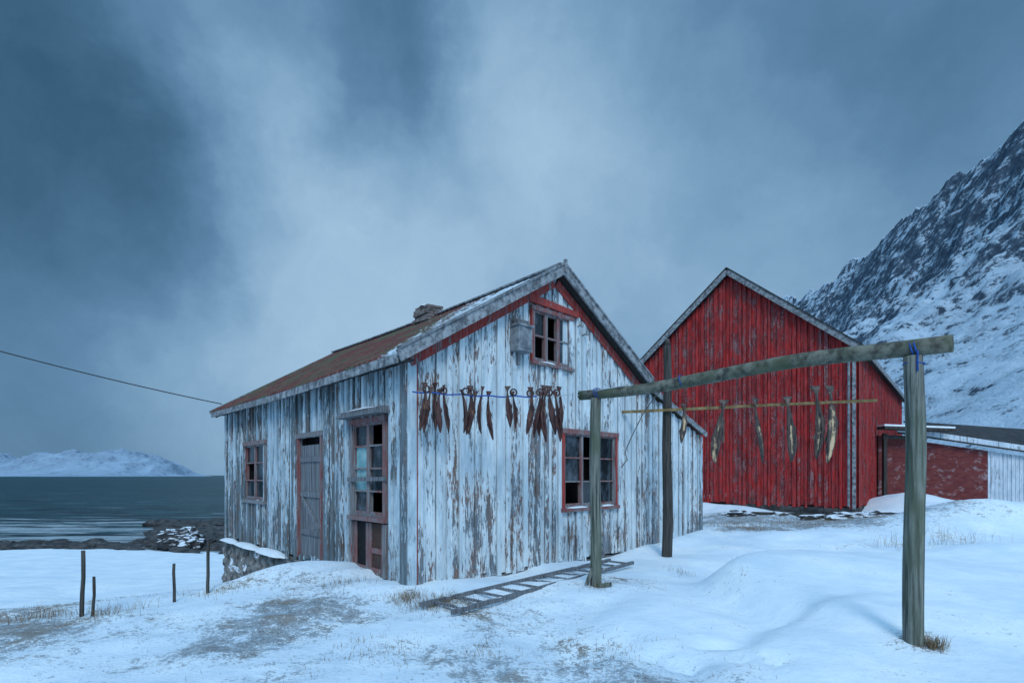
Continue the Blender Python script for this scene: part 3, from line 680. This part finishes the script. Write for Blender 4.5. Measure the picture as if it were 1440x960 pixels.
for tr,L,w,pl,up in [(.313,.72,.14,.35,.06),(.459,1.12,.19,.48,.06),(.474,.75,.10,.0,.05),(.601,1.12,.15,.30,.06),(.709,1.12,.18,.25,.06),(.797,1.24,.17,.25,.22),(.839,1.30,.21,.52,.22)]:
    p=RA.lerp(RB,tr);sd+=1
    fishobj(p.x,p.y-.07,p.z+up,L,w,random.uniform(-.4,.4),random.uniform(-.03,.03),pl,sd,mat=mfi2)
curve('hanging_rope',[(3.05,10.45,3.35),(2.75,10.2,3.1),(2.5,10.1,2.75),(2.3,10.1,2.35),(2.18,10.15,2.05),(2.22,10.15,1.9),(2.12,10.2,1.75)],.009,M_darkpost)

# ladder
lad=empty('wooden_ladder')
A=Vector((-.68,5.95,0));Bq=Vector((2.15,9.35,0));dd=(Bq-A).normalized();pp=Vector((-dd.y,dd.x,0))
LT=[i/12 for i in range(13)]
hs=[max(hz(*(A.lerp(Bq,t)+pp*o)[:2]) for o in (0,.25,.5)) for t in LT]
zA=max(hs[0],.0)+.03;zB=max(hs[-1],.0)+.03
lift=max(0,max(h-(zA*(1-t)+zB*t) for h,t in zip(hs,LT)))-.03
zA+=lift;zB+=lift
mb=MB()
for off in (0,.54):
    a_=A+pp*off;b_=Bq+pp*off*.85;a_.z=zA;b_.z=zB;mb.beam(a_,b_,.055,.042,(0,0,1),0)
mb.obj('rails',[M_grey],lad)
mb=MB()
for i in range(12):
    t=(i+.5)/12;a_=A.lerp(Bq,t);b_=a_+pp*(.54-.08*t);z0=zA*(1-t)+zB*t+.008
    a_.z=z0;b_.z=z0;mb.beam(a_-pp*.01,b_+pp*.02,.032,.028,dd,0)
mb.obj('rungs',[M_grey],lad)

for x,y,h,r in [(-5.05,6.17,.77,.024),(-4.95,6.2,.46,.018),(-4.37,6.8,.50,.020),(-4.17,7.2,.72,.023)]:
    mb=MB();z=hz(x,y);cyl(mb,(x,y,z-.2),(x+random.uniform(-.03,.03),y,z+h),r,r*.85,0,10,6,.02,x)
    mb.obj('fence_post',[M_darkpost],smooth=True)

wa=Vector(HP(-.05,8.82,3.45));wb=Vector((-17,8.2,6.35))
pts=[]
for i in range(41):
    t=i/40;p=wa.lerp(wb,t);p.z-=.55*4*t*(1-t)*.5;pts.append(p)
pole=empty('utility_pole')
mb=MB();cyl(mb,(-17,8.3,-1.6),(-17,8.3,6.6),.14,.10,0,14,6,.02,3);mb.beam((-17,7.8,6.3),(-17,8.8,6.3),.08,.1,(1,0,0),0);mb.obj('mast',[M_dark],pole)
curve('cable',pts,.012,M_wire,pole)

# ------------------------------------------------------------ rocks
def rock(mb,x,y,z,sx_,sy_,sz_,seed,sub=3,mat=0):
    bm=bmesh.new();bmesh.ops.create_icosphere(bm,subdivisions=sub,radius=1)
    vs=[]
    for v in bm.verts:
        p=v.co.copy();k=1+.45*mn.fractal(p*1.3+Vector((seed,0,0)),.8,2.0,4)
        p=p*k;vs.append((x+p.x*sx_,y+p.y*sy_,z+p.z*sz_))
    fs=[tuple(v.index for v in f.verts) for f in bm.faces];bm.free();mb.add(vs,fs,mat,random.random())
mb=MB();rock(mb,-21.6,34.2,-2.6,1.35,1.1,.75,3,4);rock(mb,-20.8,33.8,-2.9,.8,.8,.5,8,4);mb.obj('shore_boulder',[M_rock],smooth=False)
mb=MB()
for i in range(300):
    y=rng.normal(35.2,.8);x=rng.uniform(-46,-15)
    if x>-27 and rng.random()<.5: y=rng.normal(36.5,1.8)
    s_=rng.uniform(.2,.9);rock(mb,x,y,-3.20,s_*1.3,s_*.8,s_*rng.uniform(.25,.55),i*1.7,2)
for i in range(80):
    y=rng.uniform(37,52);x=-y*rng.uniform(.50,.66);s_=rng.uniform(.4,1.4);rock(mb,x,y,-3.20,s_*1.6,s_,s_*.45,i*2.3+99,2)
mb.obj('shore_rocks',[M_wetrock])
mb=MB()
for x,y,s_ in [(9.8,16.9,.35),(10.6,16.6,.45),(11.3,16.4,.3),(9.0,17.6,.25),(12.2,17.6,.4),(12.6,18.3,.35),(10.9,17.2,.25),(7.6,17.8,.3),(11.8,16.9,.5)]:
    rock(mb,x,y,hz(x,y)+.02,s_*1.5,s_,s_*.42,x,3)
mb.obj('snowy_rocks',[M_rock])
mb=MB()
mb.beam((7.6,17.9,hz(7.6,17.9)+.08),(10.6,17.2,hz(10.6,17.2)+.08),.1,.10,(0,0,1),0);mb.beam((11.2,17.2,hz(11.2,17.2)+.1),(12.4,16.9,hz(12.4,16.9)+.1),.10,.15,(0,0,1),0)
mb.obj('fallen_planks',[M_dark])

# ------------------------------------------------------------ sea
ms,n,b=material('sea_water',.22,.12)
t=n.new('ShaderNodeTexCoord');sx=n.new('ShaderNodeSeparateXYZ');n.link(t.outputs['Object'],sx.inputs[0])
w1=n.noise(n.coord((.10,.40,1)),1,6,.68,.5);w2=n.noise(n.coord((.9,2.6,1)),1,4,.6);w3=n.noise(n.coord((.012,.05,1)),1,5,.6)
foam=n.math('MULTIPLY',n.step(n.math('ADD',n.noise(n.coord((.07,.50,1),loc=(5,5,0)),1,7,.74,.8),n.step(sx.outputs[1],34,70,.14,-.01)),.56,.66),n.step(sx.outputs[1],240,42,0,.95))
c=n.mix(n.step(w1,.40,.60),(.001,.018,.028),(.016,.085,.100));c=n.mix(n.math('MULTIPLY',n.step(w3,.45,.65),.6),c,(.012,.080,.100))
c=n.mix(foam,c,(.50,.62,.68));n.link(c,b.inputs['Base Color'])
n.link(n.math('ADD',n.math('MULTIPLY',foam,.5),.35),b.inputs['Roughness'])
n.link(n.bump(n.math('ADD',w1,n.math('MULTIPLY',w2,.35)),1.0,3.5),b.inputs['Normal'])
mb=MB();xs_=[-30000,-3000,-300,-60,30,3000,30000];ys_=[20,60,200,1000,6000,30000]
vs=[(x,y,-3.2) for y in ys_ for x in xs_];fs=[]
for j in range(len(ys_)-1):
    for i in range(len(xs_)-1): q=j*len(xs_)+i;fs.append((q,q+1,q+1+len(xs_),q+len(xs_)))
mb.add(vs,fs);mb.obj('sea',[ms],fixn=False)

# ------------------------------------------------------------ mountains
def gridobj(name,X,Y,Z,r,mat):
    a,b_=X.shape;me=bpy.data.meshes.new(name);me.vertices.add(a*b_);me.vertices.foreach_set('co',np.stack([X,Y,Z],-1).ravel())
    i0=(np.arange(a-1)[:,None]*b_+np.arange(b_-1)[None,:]).ravel();q=np.stack([i0,i0+1,i0+b_+1,i0+b_],1).ravel();nf=len(i0)
    me.loops.add(nf*4);me.loops.foreach_set('vertex_index',q);me.polygons.add(nf);me.polygons.foreach_set('loop_start',np.arange(0,nf*4,4))
    me.polygons.foreach_set('use_smooth',np.ones(nf,bool));me.update(calc_edges=True)
    at=me.attributes.new('rnd','FLOAT','POINT');at.data.foreach_set('value',r.ravel());me.materials.append(mat)
    bm=bmesh.new();bm.from_mesh(me);bm.normal_update()
    if sum(f.normal.z for f in bm.faces)<0: bmesh.ops.reverse_faces(bm,faces=bm.faces)
    bm.to_mesh(me);bm.free()
    o=bpy.data.objects.new(name,me);S.collection.objects.link(o);return o
cr=np.array([(20,330,235),(120,318,232),(250,297,226),(300,292,212),(325,296,206),(360,302,211),(395,306,207),(430,317,215),(465,323,209),(500,334,213),(560,330,208),(620,322,216),(760,287,214),(900,219,168),(1050,113,96),(1150,31,12)],float)
yc=np.concatenate([np.linspace(20,700,560),np.linspace(703,1150,100)]);xc=np.interp(yc,cr[:,0],cr[:,1]);zc=np.interp(yc,cr[:,0],cr[:,2])
tt=np.concatenate([np.linspace(-.5,0,30)[:-1],np.linspace(0,1.15,311)])
T,YC=np.meshgrid(tt,yc);XC=np.repeat(xc[:,None],len(tt),1);ZC=np.repeat(zc[:,None],len(tt),1)
wd=235*np.clip(ZC/215,.25,1.2)
Tp=np.clip(T,0,1)
prof=.62*(1-Tp)**1.25+.38*(1-Tp)**3.0
Zm=ZC*prof*np.where(T<0,1+1.3*T,1)
Xm=XC-T*wd;Ym=YC-Tp*30
amp=np.clip(ss(1.15,.55,T),0,1)
rg=ridged(YC/95+.25*fbm(YC/40,T*4,3,2),T*1.6,5,3)
hi=ss(.7,.25,T)
Zm=Zm+(rg-1.2)*10*amp*(.35+.65*ss(0,.25,np.abs(T)))*(.4+.6*hi)+fbm(Xm/22,Ym/22,5,8)*11*amp*(.4+.6*ss(0,.1,np.abs(T)))*(.35+.65*hi)+ridged(Xm/30,Ym/18,4,21)*2.4*amp*(.2+.8*hi)
Zm=Zm-2.5
bias=-.14*ss(.40,.04,T+.12*fbm(YC/60,T*5,3,50))-.04*ss(.35,.8,T)+.12*ss(350,650,YC)
gridobj('snowy_mountain',Xm,Ym,Zm,bias,M_mount)
xg=np.linspace(-4200,-1600,420);yg=np.linspace(2000,3400,150);X,Y=np.meshgrid(xg,yg)
pr=np.interp(xg,[-4200,-3200,-2850,-2500,-2300,-2100,-1960,-1860,-1790,-1740,-1690,-1600],[90,110,86,98,112,108,128,120,98,60,10,-12])
cross=np.exp(-((Y-2650)/230)**2)
Zf=pr[None,:]*cross*1.10+(ridged(X/190,Y/190,5,4)-1)*30*cross*ss(-1660,-1800,X)-6
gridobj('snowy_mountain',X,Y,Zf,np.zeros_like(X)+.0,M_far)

# ------------------------------------------------------------ world sky
w=bpy.data.worlds.new('World');S.world=w;w.use_nodes=True;nt=w.node_tree;n=NT(nt)
out=[x for x in nt.nodes if x.type=='OUTPUT_WORLD'][0];bgd=[x for x in nt.nodes if x.type=='BACKGROUND'][0]
sk=n.new('ShaderNodeTexSky');sk.sky_type='NISHITA';sk.sun_disc=False;sk.sun_elevation=math.radians(40);sk.sun_rotation=math.radians(174)
n.link(sk.outputs[0],bgd.inputs[0]);bgd.inputs[1].default_value=.06
tc=n.new('ShaderNodeTexCoord');dirv=tc.outputs['Generated']
nz=n.new('ShaderNodeTexNoise');n.link(dirv,nz.inputs['Vector']);nz.inputs['Scale'].default_value=2.8;nz.inputs['Detail'].default_value=6;nz.inputs['Roughness'].default_value=.60
vm=n.new('ShaderNodeVectorMath',operation='SUBTRACT');n.link(nz.outputs['Color'],vm.inputs[0]);vm.inputs[1].default_value=(.5,.5,.5)
vs_=n.new('ShaderNodeVectorMath',operation='SCALE');n.link(vm.outputs[0],vs_.inputs[0]);vs_.inputs['Scale'].default_value=.36
va=n.new('ShaderNodeVectorMath',operation='ADD');n.link(dirv,va.inputs[0]);n.link(vs_.outputs[0],va.inputs[1]);wdir=va.outputs[0]
val=None
for (az,el,rad,amp_) in [(-41,31,.40,-.40),(-36,24,.25,-.12),(-9,39,.27,-.44),(-48,14,.42,-.10),(-46,2,.30,-.10),(22,40,.5,-.07),(42,38,.4,-.14),
                         (-29,34,.20,.24),(-24,27,.22,.14),(-1,41,.15,.36),(5,34,.22,.18),(-14,21,.55,.28),(6,25,.50,.20),(30,18,.5,.13),(-22,10,.45,.12),(22,14,.3,.06)]:
    a_=math.radians(az);e=math.radians(el);Dv=(math.sin(a_)*math.cos(e),math.cos(a_)*math.cos(e),math.sin(e))
    dn=n.new('ShaderNodeVectorMath',operation='DISTANCE');n.link(wdir,dn.inputs[0]);dn.inputs[1].default_value=Dv
    g_=n.step(dn.outputs['Value'],0,rad,amp_,0.0)
    val=g_ if val is None else n.math('ADD',val,g_)
f1=n.new('ShaderNodeTexNoise');n.link(wdir,f1.inputs['Vector']);f1.inputs['Scale'].default_value=2.6;f1.inputs['Detail'].default_value=7;f1.inputs['Roughness'].default_value=.60
val=n.math('ADD',n.math('ADD',val,.50),n.math('MULTIPLY',n.math('SUBTRACT',f1.outputs[0],.5),.55))
rp=n.new('ShaderNodeValToRGB');n.link(val,rp.inputs[0]);e=rp.color_ramp.elements
e[0].position=0.02;e[0].color=(.034,.105,.190,1);e[1].position=1.0;e[1].color=(.40,.59,.78,1)
x=e.new(.42);x.color=(.115,.245,.405,1);x=e.new(.7);x.color=(.225,.395,.585,1)
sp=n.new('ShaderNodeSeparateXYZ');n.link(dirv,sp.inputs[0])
br_=n.math('ADD',n.step(sp.outputs[2],.72,1.0,0,3.2),n.math('MULTIPLY',n.step(sp.outputs[1],.1,-.6,0,1.1),n.step(sp.outputs[2],.0,.3)))  # out-of-view sky, overhead and behind camera, boosted to light the snow
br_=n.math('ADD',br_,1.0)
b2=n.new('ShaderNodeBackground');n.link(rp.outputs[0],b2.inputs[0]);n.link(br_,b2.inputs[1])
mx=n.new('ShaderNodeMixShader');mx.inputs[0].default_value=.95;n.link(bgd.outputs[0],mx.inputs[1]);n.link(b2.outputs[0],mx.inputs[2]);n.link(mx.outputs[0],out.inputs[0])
# sun
sl=bpy.data.lights.new('sun','SUN');sl.energy=1.4;sl.angle=math.radians(20);sl.color=(.95,.98,1.0)
so=bpy.data.objects.new('sun',sl);S.collection.objects.link(so)
az=math.radians(174);el=math.radians(40);dv=Vector((math.sin(az)*math.cos(el),math.cos(az)*math.cos(el),math.sin(el)))
so.rotation_euler=dv.to_track_quat('Z','Y').to_euler();so.location=(0,-10,20)
# camera
cd=bpy.data.cameras.new('camera');cd.sensor_width=36;cd.lens=18.5;cd.shift_y=.1306;cd.clip_end=60000;cd.clip_start=.05
cam=bpy.data.objects.new('camera',cd);S.collection.objects.link(cam);cam.location=(0,0,1.6);cam.rotation_euler=(math.pi/2,0,0);S.camera=cam
